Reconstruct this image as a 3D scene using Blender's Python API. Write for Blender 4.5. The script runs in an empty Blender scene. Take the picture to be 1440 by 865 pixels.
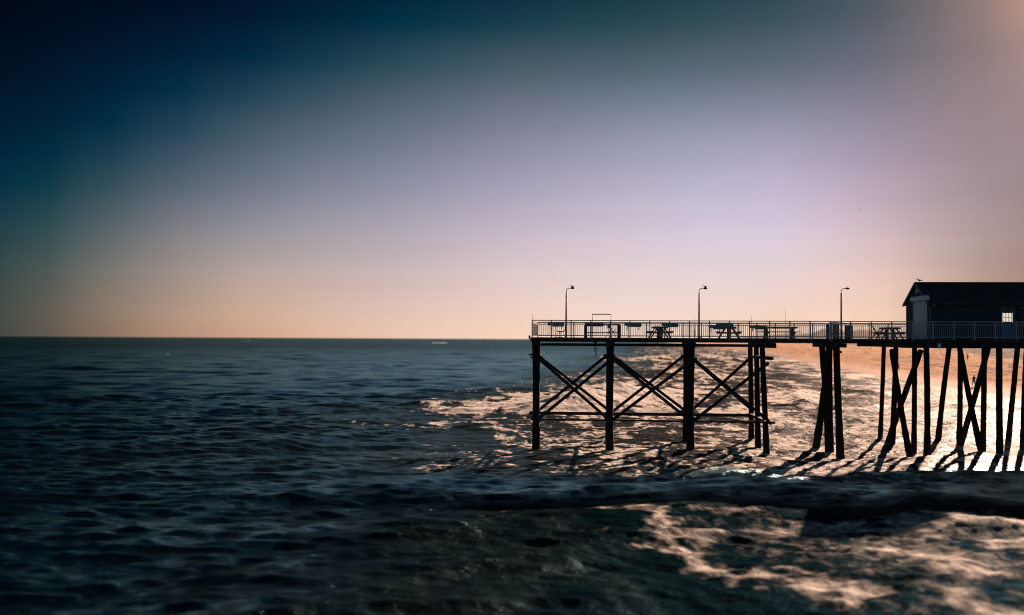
import bpy, math, random
import numpy as np
from mathutils import Vector, Matrix
random.seed(7)
sc = bpy.context.scene
COL = sc.collection
R = math.radians
# ------------------------------------------------------------------ camera
F = 1400.0
EYE = Vector((0, 0, 7.03))
pitch = math.atan(44.2 / F); roll = 0.0053
r0 = Vector((1, 0, 0)); f0 = Vector((0, math.cos(pitch), math.sin(pitch))); u0 = Vector((0, -math.sin(pitch), math.cos(pitch)))
CR = r0 * math.cos(roll) + u0 * math.sin(roll)
CU = -r0 * math.sin(roll) + u0 * math.cos(roll)
cam = bpy.data.cameras.new('camera'); camo = bpy.data.objects.new('camera', cam); COL.objects.link(camo)
m = Matrix((( CR.x, CU.x, -f0.x), (CR.y, CU.y, -f0.y), (CR.z, CU.z, -f0.z))).to_4x4(); m.translation = EYE
camo.matrix_world = m
cam.sensor_width = 36; cam.lens = 36 * F / 1440; cam.clip_end = 90000; cam.clip_start = .5
cam.dof.use_dof = True; cam.dof.focus_distance = 68; cam.dof.aperture_fstop = (cam.lens / 1000) / 0.16
sc.camera = camo

def ray(px, py): return f0 * F + CR * (px - 720) + CU * (432.5 - py)
def ground(px, py, z=0.0):
    d = ray(px, py); return EYE + d * ((z - EYE.z) / d.z)
# pier frame: u along the pier (to the right), v across it (away from camera)
PA = R(4.5); PO = Vector((1.6, 63.6, 0)); PX = Vector((math.cos(PA), -math.sin(PA), 0)); PY = Vector((math.sin(PA), math.cos(PA), 0))
def W(u, v, z=0.0): return PO + PX * u + PY * v + Vector((0, 0, z))
def loc_of(p): q = p - PO; return Vector((q.dot(PX), q.dot(PY), q.z))
def at_v(px, py, v):
    d = ray(px, py); t = (v - (EYE - PO).dot(PY)) / d.dot(PY); return loc_of(EYE + d * t)
def at_u(px, py, u):
    d = ray(px, py); t = (u - (EYE - PO).dot(PX)) / d.dot(PX); return loc_of(EYE + d * t)
def gl(px, py, z=0.0): return loc_of(ground(px, py, z))

# ------------------------------------------------------------------ materials
def newmat(name):
    m = bpy.data.materials.new(name); m.use_nodes = True
    return m, m.node_tree.nodes, m.node_tree.links, m.node_tree.nodes['Principled BSDF']
def mat(name, col, rough=.8, var=.35, scale=6, metal=0.0, bump=.2, stretch=(1, 1, 1), spec=.3):
    m, N, L, P = newmat(name)
    tc = N.new('ShaderNodeTexCoord'); mp = N.new('ShaderNodeMapping'); mp.inputs['Scale'].default_value = stretch
    L.new(tc.outputs['Object'], mp.inputs['Vector'])
    n = N.new('ShaderNodeTexNoise'); n.inputs['Scale'].default_value = scale; n.inputs['Detail'].default_value = 6
    L.new(mp.outputs[0], n.inputs['Vector'])
    r = N.new('ShaderNodeValToRGB')
    a = [c * (1 - var) for c in col]; b = [min(1, c * (1 + var)) for c in col]
    r.color_ramp.elements[0].position = .3; r.color_ramp.elements[1].position = .7
    r.color_ramp.elements[0].color = (*a, 1); r.color_ramp.elements[1].color = (*b, 1)
    L.new(n.outputs['Fac'], r.inputs[0]); L.new(r.outputs[0], P.inputs['Base Color'])
    P.inputs['Roughness'].default_value = rough; P.inputs['Metallic'].default_value = metal
    P.inputs['Specular IOR Level'].default_value = spec
    bp = N.new('ShaderNodeBump'); bp.inputs['Strength'].default_value = bump; bp.inputs['Distance'].default_value = .03
    L.new(n.outputs['Fac'], bp.inputs['Height']); L.new(bp.outputs[0], P.inputs['Normal'])
    return m
M = dict(
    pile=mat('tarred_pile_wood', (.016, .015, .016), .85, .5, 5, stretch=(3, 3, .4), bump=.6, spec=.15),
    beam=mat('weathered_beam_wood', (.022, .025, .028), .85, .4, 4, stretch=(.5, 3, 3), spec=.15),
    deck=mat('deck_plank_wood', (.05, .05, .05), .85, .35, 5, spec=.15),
    rail=mat('dull_grey_rail_paint', (.30, .33, .35), .7, .15, 8, bump=.05),
    table=mat('grey_table_boards', (.06, .07, .07), .85, .3, 6),
    bait=mat('teal_bait_board', (.08, .16, .16), .7, .25, 6),
    dark=mat('dark_metal', (.03, .028, .028), .6, .3, 8),
    steel=mat('brown_lamp_steel', (.05, .035, .03), .6, .3, 8),
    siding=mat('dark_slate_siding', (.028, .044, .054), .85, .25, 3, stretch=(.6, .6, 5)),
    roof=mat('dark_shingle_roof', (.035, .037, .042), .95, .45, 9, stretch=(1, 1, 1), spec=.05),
    white=mat('dirty_white_paint', (.54, .68, .74), .6, .08, 3),
    trim=mat('slate_trim_paint', (.06, .13, .15), .7, .1, 3),
    blue=mat('blue_door_paint', (.08, .16, .28), .6, .12, 3),
    glassd=mat('dark_window_blind', (.03, .03, .035), .3, .1, 3),
    cloth=mat('dark_cloth', (.03, .03, .045), .9, .3, 10),
    jeans=mat('faded_denim', (.10, .13, .2), .9, .2, 10),
    skin=mat('tanned_skin', (.32, .19, .13), .6, .1, 5),
    gull=mat('grey_gull_feathers', (.07, .06, .06), .9, .3, 20),
    gullw=mat('pale_gull_feathers', (.8, .78, .78), .9, .1, 20),
    hull=mat('white_boat_hull', (.8, .8, .8), .4, .05, 3),
    foam=mat('white_wake_foam', (.42, .42, .42), .9, .15, .4),
)
# door panes: emission painted in for sky seen through the shed
ml, N, L, P = newmat('skyglow_window_pane')
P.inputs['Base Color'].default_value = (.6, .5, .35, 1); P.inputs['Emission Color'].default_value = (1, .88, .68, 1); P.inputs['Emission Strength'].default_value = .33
M['skyglow'] = ml

# ------------------------------------------------------------------ mesh builder
class MB:
    def __init__(s): s.v = []; s.f = []; s.sm = []
    def add(s, vs, fs, smooth=False):
        o = len(s.v); s.v += [tuple(p) for p in vs]
        s.f += [tuple(i + o for i in f) for f in fs]; s.sm += [smooth] * len(fs); return s
    def box(s, x0, x1, y0, y1, z0, z1):
        vs = [(x, y, z) for z in (z0, z1) for y in (y0, y1) for x in (x0, x1)]
        return s.add(vs, [(0, 2, 3, 1), (4, 5, 7, 6), (0, 1, 5, 4), (2, 6, 7, 3), (0, 4, 6, 2), (1, 3, 7, 5)])
    def bar(s, a, b, w, h, up=(0, 0, 1)):
        a = Vector(a); b = Vector(b); d = (b - a).normalized(); up = Vector(up)
        if abs(d.dot(up)) > .98: up = Vector((0, 1, 0))
        sd = d.cross(up).normalized(); n = sd.cross(d)
        vs = [p + sd * (i * w / 2) + n * (j * h / 2) for p in (a, b) for i, j in ((-1, -1), (1, -1), (1, 1), (-1, 1))]
        return s.add(vs, [(0, 1, 2, 3), (7, 6, 5, 4), (0, 4, 5, 1), (1, 5, 6, 2), (2, 6, 7, 3), (3, 7, 4, 0)])
    def tube(s, pts, rad, n=8, caps=True, jitter=0.0):
        pts = [Vector(p) for p in pts]
        if not hasattr(rad, '__len__'): rad = [rad] * len(pts)
        vs = []; ref = None
        for i, p in enumerate(pts):
            d = (pts[min(i + 1, len(pts) - 1)] - pts[max(i - 1, 0)]).normalized()
            if ref is None: ref = Vector((1, 0, 0)) if abs(d.x) < .8 else Vector((0, 1, 0))
            a = (ref - d * ref.dot(d)).normalized(); ref = a; b = d.cross(a)
            for k in range(n):
                t = 2 * math.pi * k / n; r = rad[i] * (1 + random.uniform(-jitter, jitter))
                vs.append(p + a * math.cos(t) * r + b * math.sin(t) * r)
        fs = [(i * n + k, i * n + (k + 1) % n, (i + 1) * n + (k + 1) % n, (i + 1) * n + k) for i in range(len(pts) - 1) for k in range(n)]
        s.add(vs, fs, True)
        if caps:
            o = len(s.v) - len(vs)
            s.f.append(tuple(o + k for k in reversed(range(n)))); s.sm.append(False)
            s.f.append(tuple(o + (len(pts) - 1) * n + k for k in range(n))); s.sm.append(False)
        return s
    def ball(s, c, r, n=10, mth=7):
        c = Vector(c); r = Vector(r) if hasattr(r, '__len__') else Vector((r, r, r)); vs = []; fs = []
        for i in range(mth + 1):
            a = math.pi * i / mth
            for k in range(n):
                t = 2 * math.pi * k / n
                vs.append((c.x + r.x * math.sin(a) * math.cos(t), c.y + r.y * math.sin(a) * math.sin(t), c.z + r.z * math.cos(a)))
        for i in range(mth):
            for k in range(n): fs.append((i * n + k, (i + 1) * n + k, (i + 1) * n + (k + 1) % n, i * n + (k + 1) % n))
        return s.add(vs, fs, True)
    def build(s, name, m, parent=None):
        me = bpy.data.meshes.new(name); me.from_pydata(s.v, [], s.f); me.update()
        me.polygons.foreach_set('use_smooth', s.sm)
        me.materials.append(m if not isinstance(m, str) else M[m])
        o = bpy.data.objects.new(name, me); COL.objects.link(o)
        if parent: o.parent = parent
        return o
def tag(o, label=None, cat=None, group=None, kind=None):
    if label: o['label'] = label
    if cat: o['category'] = cat
    if group: o['group'] = group
    if kind: o['kind'] = kind
    return o
def empty(name, loc, rz=-PA):
    o = bpy.data.objects.new(name, None); COL.objects.link(o); o.location = loc; o.rotation_euler = (0, 0, rz); o.empty_display_size = .2
    return o
def copy_tree(o, parent=None):
    c = o.copy(); COL.objects.link(c)
    if parent: c.parent = parent
    for ch in [x for x in bpy.data.objects if x.parent == o]: copy_tree(ch, c)
    return c
def skinned(name, verts, edges, radii, m, parent=None, sub=1, root=0):
    me = bpy.data.meshes.new(name + '_skeleton'); me.from_pydata(verts, edges, []); me.update()
    o = bpy.data.objects.new(name, me); COL.objects.link(o)
    md = o.modifiers.new('s', 'SKIN')
    me2 = o.data
    if not me2.skin_vertices: bpy.context.view_layer.update()
    sv = me2.skin_vertices[0].data
    for i, r in enumerate(radii): sv[i].radius = r if hasattr(r, '__len__') else (r, r)
    sv[root].use_root = True
    md.use_smooth_shade = True
    ms = o.modifiers.new('u', 'SUBSURF'); ms.levels = sub; ms.render_levels = sub
    dg = bpy.context.evaluated_depsgraph_get(); dg.update()
    nm = bpy.data.meshes.new_from_object(o.evaluated_get(dg)); nm.name = name
    o.modifiers.clear(); o.data = nm; nm.materials.clear(); nm.materials.append(M[m]); bpy.data.meshes.remove(me)
    for p in nm.polygons: p.use_smooth = True
    if parent: o.parent = parent
    return o

# ------------------------------------------------------------------ noise
def hsh(ix, iy, seed):
    h = (ix.astype(np.int64) * 374761393 + iy.astype(np.int64) * 668265263 + seed * 1442695041) & 0xffffffff
    h = ((h ^ (h >> 13)) * 1274126177) & 0xffffffff
    return ((h ^ (h >> 16)) & 0xffff) / 65535.0
def vnoise(x, y, seed=0):
    ix = np.floor(x); iy = np.floor(y); fx = x - ix; fy = y - iy
    fx = fx * fx * fx * (fx * (fx * 6 - 15) + 10); fy = fy * fy * fy * (fy * (fy * 6 - 15) + 10)
    a = hsh(ix, iy, seed); b = hsh(ix + 1, iy, seed); c = hsh(ix, iy + 1, seed); d = hsh(ix + 1, iy + 1, seed)
    return a + (b - a) * fx + (c - a) * fy + (a - b - c + d) * fx * fy
def fbm(x, y, oct=4, seed=0, g=.5):
    t = np.zeros_like(x); am = 1.0; tot = 0
    for o in range(oct):
        t += am * vnoise(x * 2 ** o + 17.3 * o, y * 2 ** o - 9.1 * o, seed + o); tot += am; am *= g
    return t / tot
def sstep(a, b, x):
    t = np.clip((x - a) / (b - a), 0, 1); return t * t * (3 - 2 * t)
SHY = np.array([-40000, -500, 0, 60, 121, 161, 221, 308, 604, 928, 2000, 9000, 40000.]); 
SHX = np.array([-2000, 10, 47, 53, 62, 67, 76, 92, 147, 186, 330, 1300, 5200.])
def shore(y): return np.interp(y, SHY, SHX)
def seg_dist(x, y, pts):
    best = np.full(x.shape, 1e9); 
    for (ax, ay), (bx, by) in zip(pts[:-1], pts[1:]):
        dx, dy = bx - ax, by - ay; t = np.clip(((x - ax) * dx + (y - ay) * dy) / (dx * dx + dy * dy), 0, 1)
        best = np.minimum(best, np.hypot(x - ax - t * dx, y - ay - t * dy))
    return best
def gp(*pp): return [(ground(a, b).x, ground(a, b).y) for a, b in pp]

# ------------------------------------------------------------------ sea
def build_sea():
    ang = np.concatenate([np.linspace(-180, -42, 24)[:-1], np.linspace(-42, -33, 20)[:-1], np.arange(-33, 33.01, .088), np.linspace(33, 42, 20)[1:], np.linspace(42, 180, 24)[1:]])
    rr = [3.0]
    while rr[-1] < 60000:
        r = rr[-1]; k = .012 if r < 17 else .0034 if r < 130 else .006 if r < 1000 else .02 if r < 4000 else .15
        rr.append(r + r * k)
    rr = np.array(rr); dr = np.gradient(rr)
    A, RR = np.meshgrid(np.radians(ang), rr); DR = np.repeat(dr[:, None], len(ang), 1)
    x = (RR * np.sin(A)).ravel(); y = (RR * np.cos(A)).ravel(); r = RR.ravel()
    sp = np.maximum(DR.ravel(), r * R(.088)); edge = np.abs(np.degrees(A.ravel())); sp = np.where(edge > 33.2, sp * 12, sp)
    ds = shore(y) - x
    rng = np.random.RandomState(5)
    z = np.zeros_like(x); hx = np.zeros_like(x); hy = np.zeros_like(x)
    lam = np.exp(np.linspace(math.log(.75), math.log(26), 64))
    near = sstep(3, 30, ds)          # calmer close to the sand
    calm = (1 - .36 * sstep(53, 45, y) * sstep(-22, -4, x)) * (1 - .38 * sstep(78, 56, ds) * sstep(45, 53, y))
    patch = .35 + 1.3 * fbm(x / 15 + 3.7, y / 11 + 1.2, 2, 140)
    gust = .55 + .9 * fbm(x / 23, y / 31, 3, 40)
    for l in lam:
        th = R(rng.normal(-72, 34) if l < 9 else rng.choice([rng.normal(-70, 18), rng.normal(-20, 15)])); kx, ky = math.cos(th), math.sin(th); k = 2 * math.pi / l
        a = .0082 * l ** .56 * (1.3 if l < 4.5 else 1)
        ph = k * (kx * x + ky * y) + rng.uniform(0, 6.28) + 1.3 * fbm(x / (l * 3), y / (l * 3), 1, int(l * 10))
        w = a * sstep(2.2, 5, l / sp) * (near if l > 4 else .35 + .65 * near) * (gust if l < 7 else patch)
        if l < 9: w = w * calm
        z += w * np.cos(ph); q = .8 if l > 9 else .6
        hx -= q * w * kx * np.sin(ph); hy -= q * w * ky * np.sin(ph)
    # foam field ------------------------------------------------
    f1 = fbm(x / 5.5 + .35 * y / 9, y / 9, 5, 3); f2 = fbm(x / 1.7, y / 3.1, 4, 11); f3 = fbm(x / .95, y / 1.5, 4, 14, .6); f4 = fbm(x / 1.9, y / 6.5, 4, 19, .6)
    wx = (fbm(x / 4, y / 5, 3, 70) - .5) * 5; wy = (fbm(x / 4, y / 5, 3, 77) - .5) * 5
    ridg = 1 - np.abs(2 * fbm((x + wx) / 4.2, (y + wy) / 6.5, 4, 21) - 1) * 3.2
    ridg2 = 1 - np.abs(2 * fbm((x + wx) / 1.9, (y + wy) / 2.8, 3, 29) - 1) * 3.0
    surf = sstep(86, 50, ds + 34 * (fbm(x / 30, y / 60, 3, 90) - .5))
    back = sstep(46, 56, y + 8 * (f1 - .5)); glint_cut = sstep(0, 6, 46.6 - 1.5 * sstep(12, 15, x) - y + 3 * (f2 - .5) + 4 * (f1 - .5)) * sstep(-9, 4, x + 9 * (f2 - .5))  # last mask: foreground water where sun glint is darkened away in the colour
    cov = surf * back 
    foam = -.50 + .70 * cov + .42 * glint_cut * sstep(2, 15, x) + .75 * (np.maximum(ridg, ridg2 * .8) - .5) * (.25 + .75 * cov) + 1.1 * (f1 - .5) + 1.5 * (f3 - .5) * (.2 + .8 * cov)
    foam += (2.4 * (f4 - .5) - .10) * sstep(66, 100, y) * cov
    foam += .22 * sstep(16, 4, ds)
    foam = np.where(r > 900, foam * .6, foam)
    whitecap = sstep(.30, .50, z) * sstep(.60, .7, f1) * .35
    foam += whitecap
    # breaking waves: polyline on the water, height, width, foam gain
    def breaker(pts, h, wdt, gain, side=0.0, fw=None):
        nonlocal z, foam
        s = r < 1500; xx = x[s]; yy = y[s]
        jx = (fbm(xx / 6, yy / 6, 3, 55) - .5) * wdt * .8
        d = seg_dist(xx + jx, yy, pts)
        z[s] += h * np.exp(-(d / wdt) ** 2) * (.65 + .7 * fbm(xx / 1.6, yy / 2.6, 3, 61))
        d2 = seg_dist(xx + jx, yy - side, pts)
        foam[s] += gain * np.exp(-(d2 / (fw or wdt)) ** 2)
    breaker(gp((795, 574), (835, 563), (872, 553)), 1.25, 4.5, 1.7, 2, 8)
    breaker(gp((640, 578), (700, 577), (760, 580)), .35, 2.2, .75, 1, 4)
    breaker(gp((590, 600), (640, 598), (700, 604)), .2, 2.0, .45, 0, 2.5)
    breaker(gp((1066, 546), (1105, 552), (1152, 574)), 0.4, 2.2, .5, 2, 4)
    breaker(gp((1100, 570), (1150, 573)), .12, 1.2, -.15)
    breaker(gp((880, 508), (950, 502)), .9, 6, .6, 0)
    breaker(gp((985, 500), (1030, 506)), .7, 4, .6, 0)
    breaker(gp((770, 497), (850, 495)), .6, 7, .4, 0)
    breaker(gp((1170, 577), (1240, 572)), .3, 1.6, -.3)
    breaker(gp((1275, 735), (1340, 742), (1450, 757)), .35, 1.7, .30, 0, 1.3)
    breaker(gp((1050, 672), (1180, 690), (1300, 705)), .22, 2.4, -.3, 0, 2.6)
    breaker(gp((905, 545), (960, 553)), .35, 1.6, .45, 2, 2.6); breaker(gp((955, 520), (1012, 531)), .5, 2.6, .5, 2, 4)
    breaker(gp((1180, 549), (1236, 556)), .4, 2.0, .4, 2, 3); breaker(gp((1010, 590), (1060, 597)), .25, 1.2, .3, 1, 2); breaker(gp((1240, 590), (1330, 594)), .25, 1.3, .25, 1, 2)
    breaker(gp((700, 545), (780, 541)), .3, 2.2, .3, 2, 3); breaker(gp((905, 575), (965, 582)), .25, 1.3, .3, 1, 2); breaker(gp((1330, 572), (1440, 577)), .3, 1.4, .3, 1, 2)
    # foreground foam trails
    s = r < 60; xx = x[s]; yy = y[s]; add = np.zeros_like(xx)
    wob = (fbm(xx / 1.3, yy / 1.8, 4, 88) - .5) * 2.4; wob2 = (fbm(xx / 1.1, yy / 1.5, 4, 98) - .5) * 3.0
    def trail(pts, hw, g):
        nonlocal add
        add = np.maximum(add, g * np.exp(-(seg_dist(xx + wob, yy + wob2, gp(*pts)) / hw) ** 2))
    trail([(855, 712), (915, 718), (955, 738), (930, 758), (960, 775), (1010, 792), (1060, 806), (1120, 815), (1180, 835)], .75, 1.25)
    trail([(925, 740), (965, 752), (925, 765)], 1.2, 1.2)
    trail([(690, 708), (745, 706)], .55, .95); trail([(650, 724), (735, 724)], .45, .85); trail([(625, 690), (655, 700)], .5, .7)
    trail([(790, 740), (850, 752), (860, 765)], .8, .7); trail([(1290, 728), (1345, 745), (1440, 752)], .55, 1.05)
    trail([(1250, 770), (1330, 790), (1380, 815)], .9, .75); trail([(1350, 850), (1400, 865)], 1.2, 1.2); trail([(1440, 770), (1400, 780)], .8, .9)
    trail([(980, 722), (1040, 718)], .9, .65); trail([(1100, 745), (1200, 740), (1270, 750)], 1.4, .6)
    trail([(1080, 790), (1140, 800)], .6, .6)
    foam[s] += add * (.30 + .75 * fbm(xx / .8, yy / 1.3, 5, 95, .6) + .55 * (1 - np.abs(2 * fbm((xx + wob * .4) / .9, (yy + wob2 * .4) / 1.3, 3, 195) - 1) * 2.5))
    for (px, py, q) in ((188, 521.5, .9), (235, 498, .8), (318, 508, .6), (50, 496, .7), (455, 500, .6), (270, 488, .7)):
        c = ground(px, py); foam += 1.3 * q * np.exp(-((x - c.x) / (.0035 * c.y)) ** 2 - ((y - c.y) / (.012 * c.y)) ** 2)
    for px, py in ((754, 631), (859, 629), (973, 628), (964, 614), (1055, 622), (1065, 629), (1078, 635), (1147, 627), (1166, 631), (1182, 637), (1237, 618), (1279, 636), (1252, 623), (1284, 633), (1302, 640), (1320, 619), (1349, 627), (1381, 633), (1406, 642), (1418, 621), (1440, 632)):
        c = ground(px, py); q = np.hypot(x - c.x + (f2 - .5) * .6, y - c.y + .15); foam += 1.0 * np.exp(-((q - .38) / .28) ** 2) * (.4 + f3 * 1.2)
    bed = sstep(10, -4, ds)
    z = z * (1 - .8 * bed)
    shallow = cov 
    co = np.empty((len(x), 3), np.float32); co[:, 0] = x + hx; co[:, 1] = y + hy; co[:, 2] = z
    nr, nc = RR.shape
    i = np.arange((nr - 1) * (nc - 1)); a = (i // (nc - 1)) * nc + i % (nc - 1)
    faces = np.stack([a, a + 1, a + nc + 1, a + nc], 1).astype(np.int32)
    me = bpy.data.meshes.new('sea'); nf = len(faces)
    # centre disc
    me.vertices.add(len(x)); me.vertices.foreach_set('co', co.ravel())
    me.loops.add(nf * 4); me.loops.foreach_set('vertex_index', faces[:, ::-1].ravel())
    me.polygons.add(nf); me.polygons.foreach_set('loop_start', np.arange(nf, dtype=np.int32) * 4)
    me.polygons.foreach_set('use_smooth', np.ones(nf, bool)); me.update(calc_edges=True)
    at = me.attributes.new('foam', 'FLOAT', 'POINT'); at.data.foreach_set('value', foam.astype(np.float32))
    at = me.attributes.new('glint_cut', 'FLOAT', 'POINT'); at.data.foreach_set('value', glint_cut.astype(np.float32))
    at = me.attributes.new('openness', 'FLOAT', 'POINT'); at.data.foreach_set('value', sstep(120, 900, r).astype(np.float32))
    at = me.attributes.new('shallow', 'FLOAT', 'POINT'); at.data.foreach_set('value', shallow.astype(np.float32))
    m, N, L, P = newmat('sea_water')
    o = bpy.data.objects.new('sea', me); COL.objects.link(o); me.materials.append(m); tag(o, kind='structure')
    out = N['Material Output']
    tc = N.new('ShaderNodeTexCoord')
    def noise(sc_, st, det, rough=.5, dist=0.0):
        mp = N.new('ShaderNodeMapping'); mp.inputs['Scale'].default_value = st; L.new(tc.outputs['Object'], mp.inputs['Vector'])
        n = N.new('ShaderNodeTexNoise'); n.inputs['Scale'].default_value = sc_; n.inputs['Detail'].default_value = det; n.inputs['Roughness'].default_value = rough; n.inputs['Distortion'].default_value = dist
        L.new(mp.outputs[0], n.inputs['Vector']); return n.outputs['Fac']
    def math_(op, a, b=None, c=None, clamp=False):
        n = N.new('ShaderNodeMath'); n.operation = op; n.use_clamp = clamp
        for k, v in enumerate((a, b, c)):
            if v is None: continue
            if isinstance(v, (int, float)): n.inputs[k].default_value = v
            else: L.new(v, n.inputs[k])
        return n.outputs[0]
    fr = N.new('ShaderNodeAttribute'); fr.attribute_name = 'openness'; ch = N.new('ShaderNodeAttribute'); ch.attribute_name = 'glint_cut'; fa = N.new('ShaderNodeAttribute'); fa.attribute_name = 'foam'; sa = N.new('ShaderNodeAttribute'); sa.attribute_name = 'shallow'
    nA = noise(1.6, (1.2, .8, 1), 7, .65, .6)
    nB = noise(.35, (1.2, .55, 1), 4, .6)
    fsum = math_('ADD', fa.outputs['Fac'], math_('MULTIPLY', math_('SUBTRACT', nA, .5), 2.2))
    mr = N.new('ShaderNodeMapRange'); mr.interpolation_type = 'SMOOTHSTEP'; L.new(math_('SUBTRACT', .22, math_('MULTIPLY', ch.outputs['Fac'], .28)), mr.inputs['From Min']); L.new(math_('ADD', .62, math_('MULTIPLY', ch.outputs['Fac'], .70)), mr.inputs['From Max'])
    L.new(fsum, mr.inputs['Value']); ff = mr.outputs[0]
    b1 = noise(.55, (.6, 1.1, 1), 3, .55); b2 = noise(2.6, (.6, 1.1, 1), 5, .6, .4)
    bp0 = N.new('ShaderNodeBump'); bp0.inputs['Strength'].default_value = 1; bp0.inputs['Distance'].default_value = .28; L.new(b1, bp0.inputs['Height'])
    bp = N.new('ShaderNodeBump'); bp.inputs['Strength'].default_value = 1; bp.inputs['Distance'].default_value = .16; L.new(b2, bp.inputs['Height']); L.new(bp0.outputs[0], bp.inputs['Normal'])
    def mixc(c0, c1):
        mc = N.new('ShaderNodeMix'); mc.data_type = 'RGBA'; mc.inputs[6].default_value = (*c0, 1); mc.inputs[7].default_value = (*c1, 1); L.new(sa.outputs['Fac'], mc.inputs[0]); return mc.outputs[2]
    N.remove(P)
    df = N.new('ShaderNodeBsdfDiffuse'); L.new(mixc((.0003, .005, .008), (.024, .046, .056)), df.inputs['Color']); L.new(bp.outputs[0], df.inputs['Normal'])
    gs = N.new('ShaderNodeBsdfGlossy'); m4 = N.new('ShaderNodeMix'); m4.data_type = 'RGBA'
    m3 = N.new('ShaderNodeMix'); m3.data_type = 'RGBA'; L.new(math_('POWER', ch.outputs['Fac'], .12), m3.inputs[0]); L.new(mixc((.36, .66, .73), (.055, .055, .058)), m3.inputs[6]); m3.inputs[7].default_value = (.0018, .0055, .0085, 1)  # gloss colour drops to near black over the foreground mask, removing sun glint
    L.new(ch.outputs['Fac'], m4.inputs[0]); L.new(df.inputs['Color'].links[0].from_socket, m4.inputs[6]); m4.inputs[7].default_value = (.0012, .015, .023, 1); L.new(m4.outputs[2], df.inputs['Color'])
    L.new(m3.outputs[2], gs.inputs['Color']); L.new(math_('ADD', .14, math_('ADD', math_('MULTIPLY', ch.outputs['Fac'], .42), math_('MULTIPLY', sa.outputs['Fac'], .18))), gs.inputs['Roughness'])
    L.new(bp.outputs[0], gs.inputs['Normal'])
    fz = N.new('ShaderNodeFresnel'); fz.inputs['IOR'].default_value = 1.333; L.new(bp.outputs[0], fz.inputs['Normal'])
    P = N.new('ShaderNodeMixShader'); L.new(math_('MULTIPLY', math_('MINIMUM', fz.outputs[0], .75), math_('SUBTRACT', 1.0, math_('MULTIPLY', fr.outputs['Fac'], .62))), P.inputs[0]); L.new(df.outputs[0], P.inputs[1]); L.new(gs.outputs[0], P.inputs[2])
    Fm = N.new('ShaderNodeBsdfPrincipled'); Fm.inputs['Roughness'].default_value = .85; Fm.inputs['Specular IOR Level'].default_value = .12
    cr = N.new('ShaderNodeValToRGB'); cr.color_ramp.elements[0].color = (.40, .38, .36, 1); cr.color_ramp.elements[1].color = (.84, .79, .73, 1); cr.color_ramp.elements[0].position = .3; cr.color_ramp.elements[1].position = .65
    L.new(nA, cr.inputs[0]); L.new(cr.outputs[0], Fm.inputs['Base Color'])
    bf = N.new('ShaderNodeBump'); bf.inputs['Strength'].default_value = 1; bf.inputs['Distance'].default_value = .42; L.new(math_('ADD', nA, math_('MULTIPLY', ff, .3)), bf.inputs['Height']); L.new(bp0.outputs[0], bf.inputs['Normal'])
    L.new(bf.outputs[0], Fm.inputs['Normal'])
    mx = N.new('ShaderNodeMixShader'); L.new(math_('MULTIPLY', ff, .92), mx.inputs[0]); L.new(P.outputs[0], mx.inputs[1]); L.new(Fm.outputs[0], mx.inputs[2]); L.new(mx.outputs[0], out.inputs[0])
    return o
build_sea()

# ------------------------------------------------------------------ beach and dunes
def grid_mesh(name, X, Y, Z, m):
    nr, nc = X.shape; me = bpy.data.meshes.new(name)
    i = np.arange((nr - 1) * (nc - 1)); a = (i // (nc - 1)) * nc + i % (nc - 1)
    faces = np.stack([a, a + 1, a + nc + 1, a + nc], 1).astype(np.int32); nf = len(faces)
    co = np.stack([X.ravel(), Y.ravel(), Z.ravel()], 1).astype(np.float32)
    me.vertices.add(len(co)); me.vertices.foreach_set('co', co.ravel()); me.loops.add(nf * 4); me.loops.foreach_set('vertex_index', faces.ravel())
    me.polygons.add(nf); me.polygons.foreach_set('loop_start', np.arange(nf, dtype=np.int32) * 4)
    me.polygons.foreach_set('use_smooth', np.ones(nf, bool)); me.update(calc_edges=True)
    me.materials.append(m); o = bpy.data.objects.new(name, me); COL.objects.link(o); return o
def beach_z(s, x, y):
    z = np.interp(s, [-14, 0, 4, 14, 30, 60, 110, 4000], [-1.6, -.05, .35, 1.3, 2.2, 2.6, 2.9, 3.0])
    z = z + sstep(2, 18, s) * ((fbm(x / 3.1, y / 5, 4, 5) - .5) * .75 + (fbm(x / 13, y / 25, 3, 15) - .5) * .9)
    return z
ys = [-300.]
while ys[-1] < 14000:
    q = ys[-1]; ys.append(q + (20 if q < 40 else .7 if q < 260 else q * .004 if q < 1500 else q * .05))
ys = np.array(ys); ss = np.concatenate([np.linspace(-14, 0, 12)[:-1], np.linspace(0, 60, 110)[:-1], np.linspace(60, 150, 80)[:-1], np.geomspace(150, 6000, 40)])
S, Y = np.meshgrid(ss, ys)
wig = 1.8 * (fbm(Y / 14, Y * 0, 3, 33) - .5)
X = shore(Y) + S + wig; Z = beach_z(S, X, Y)
m, N, L, P = newmat('beach_sand')
tc = N.new('ShaderNodeTexCoord'); geo = N.new('ShaderNodeNewGeometry'); sx = N.new('ShaderNodeSeparateXYZ'); L.new(geo.outputs['Position'], sx.inputs[0])
n1 = N.new('ShaderNodeTexNoise'); n1.inputs['Scale'].default_value = .9; n1.inputs['Detail'].default_value = 8; n1.inputs['Roughness'].default_value = .65; L.new(tc.outputs['Object'], n1.inputs['Vector'])
n2 = N.new('ShaderNodeTexNoise'); n2.inputs['Scale'].default_value = .16; n2.inputs['Detail'].default_value = 5; L.new(tc.outputs['Object'], n2.inputs['Vector'])
cr = N.new('ShaderNodeValToRGB'); e = cr.color_ramp.elements; e[0].position = .43; e[0].color = (.05, .03, .02, 1); e[1].position = .59; e[1].color = (.60, .28, .095, 1); k = e.new(.49); k.color = (.33, .15, .055, 1)
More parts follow.
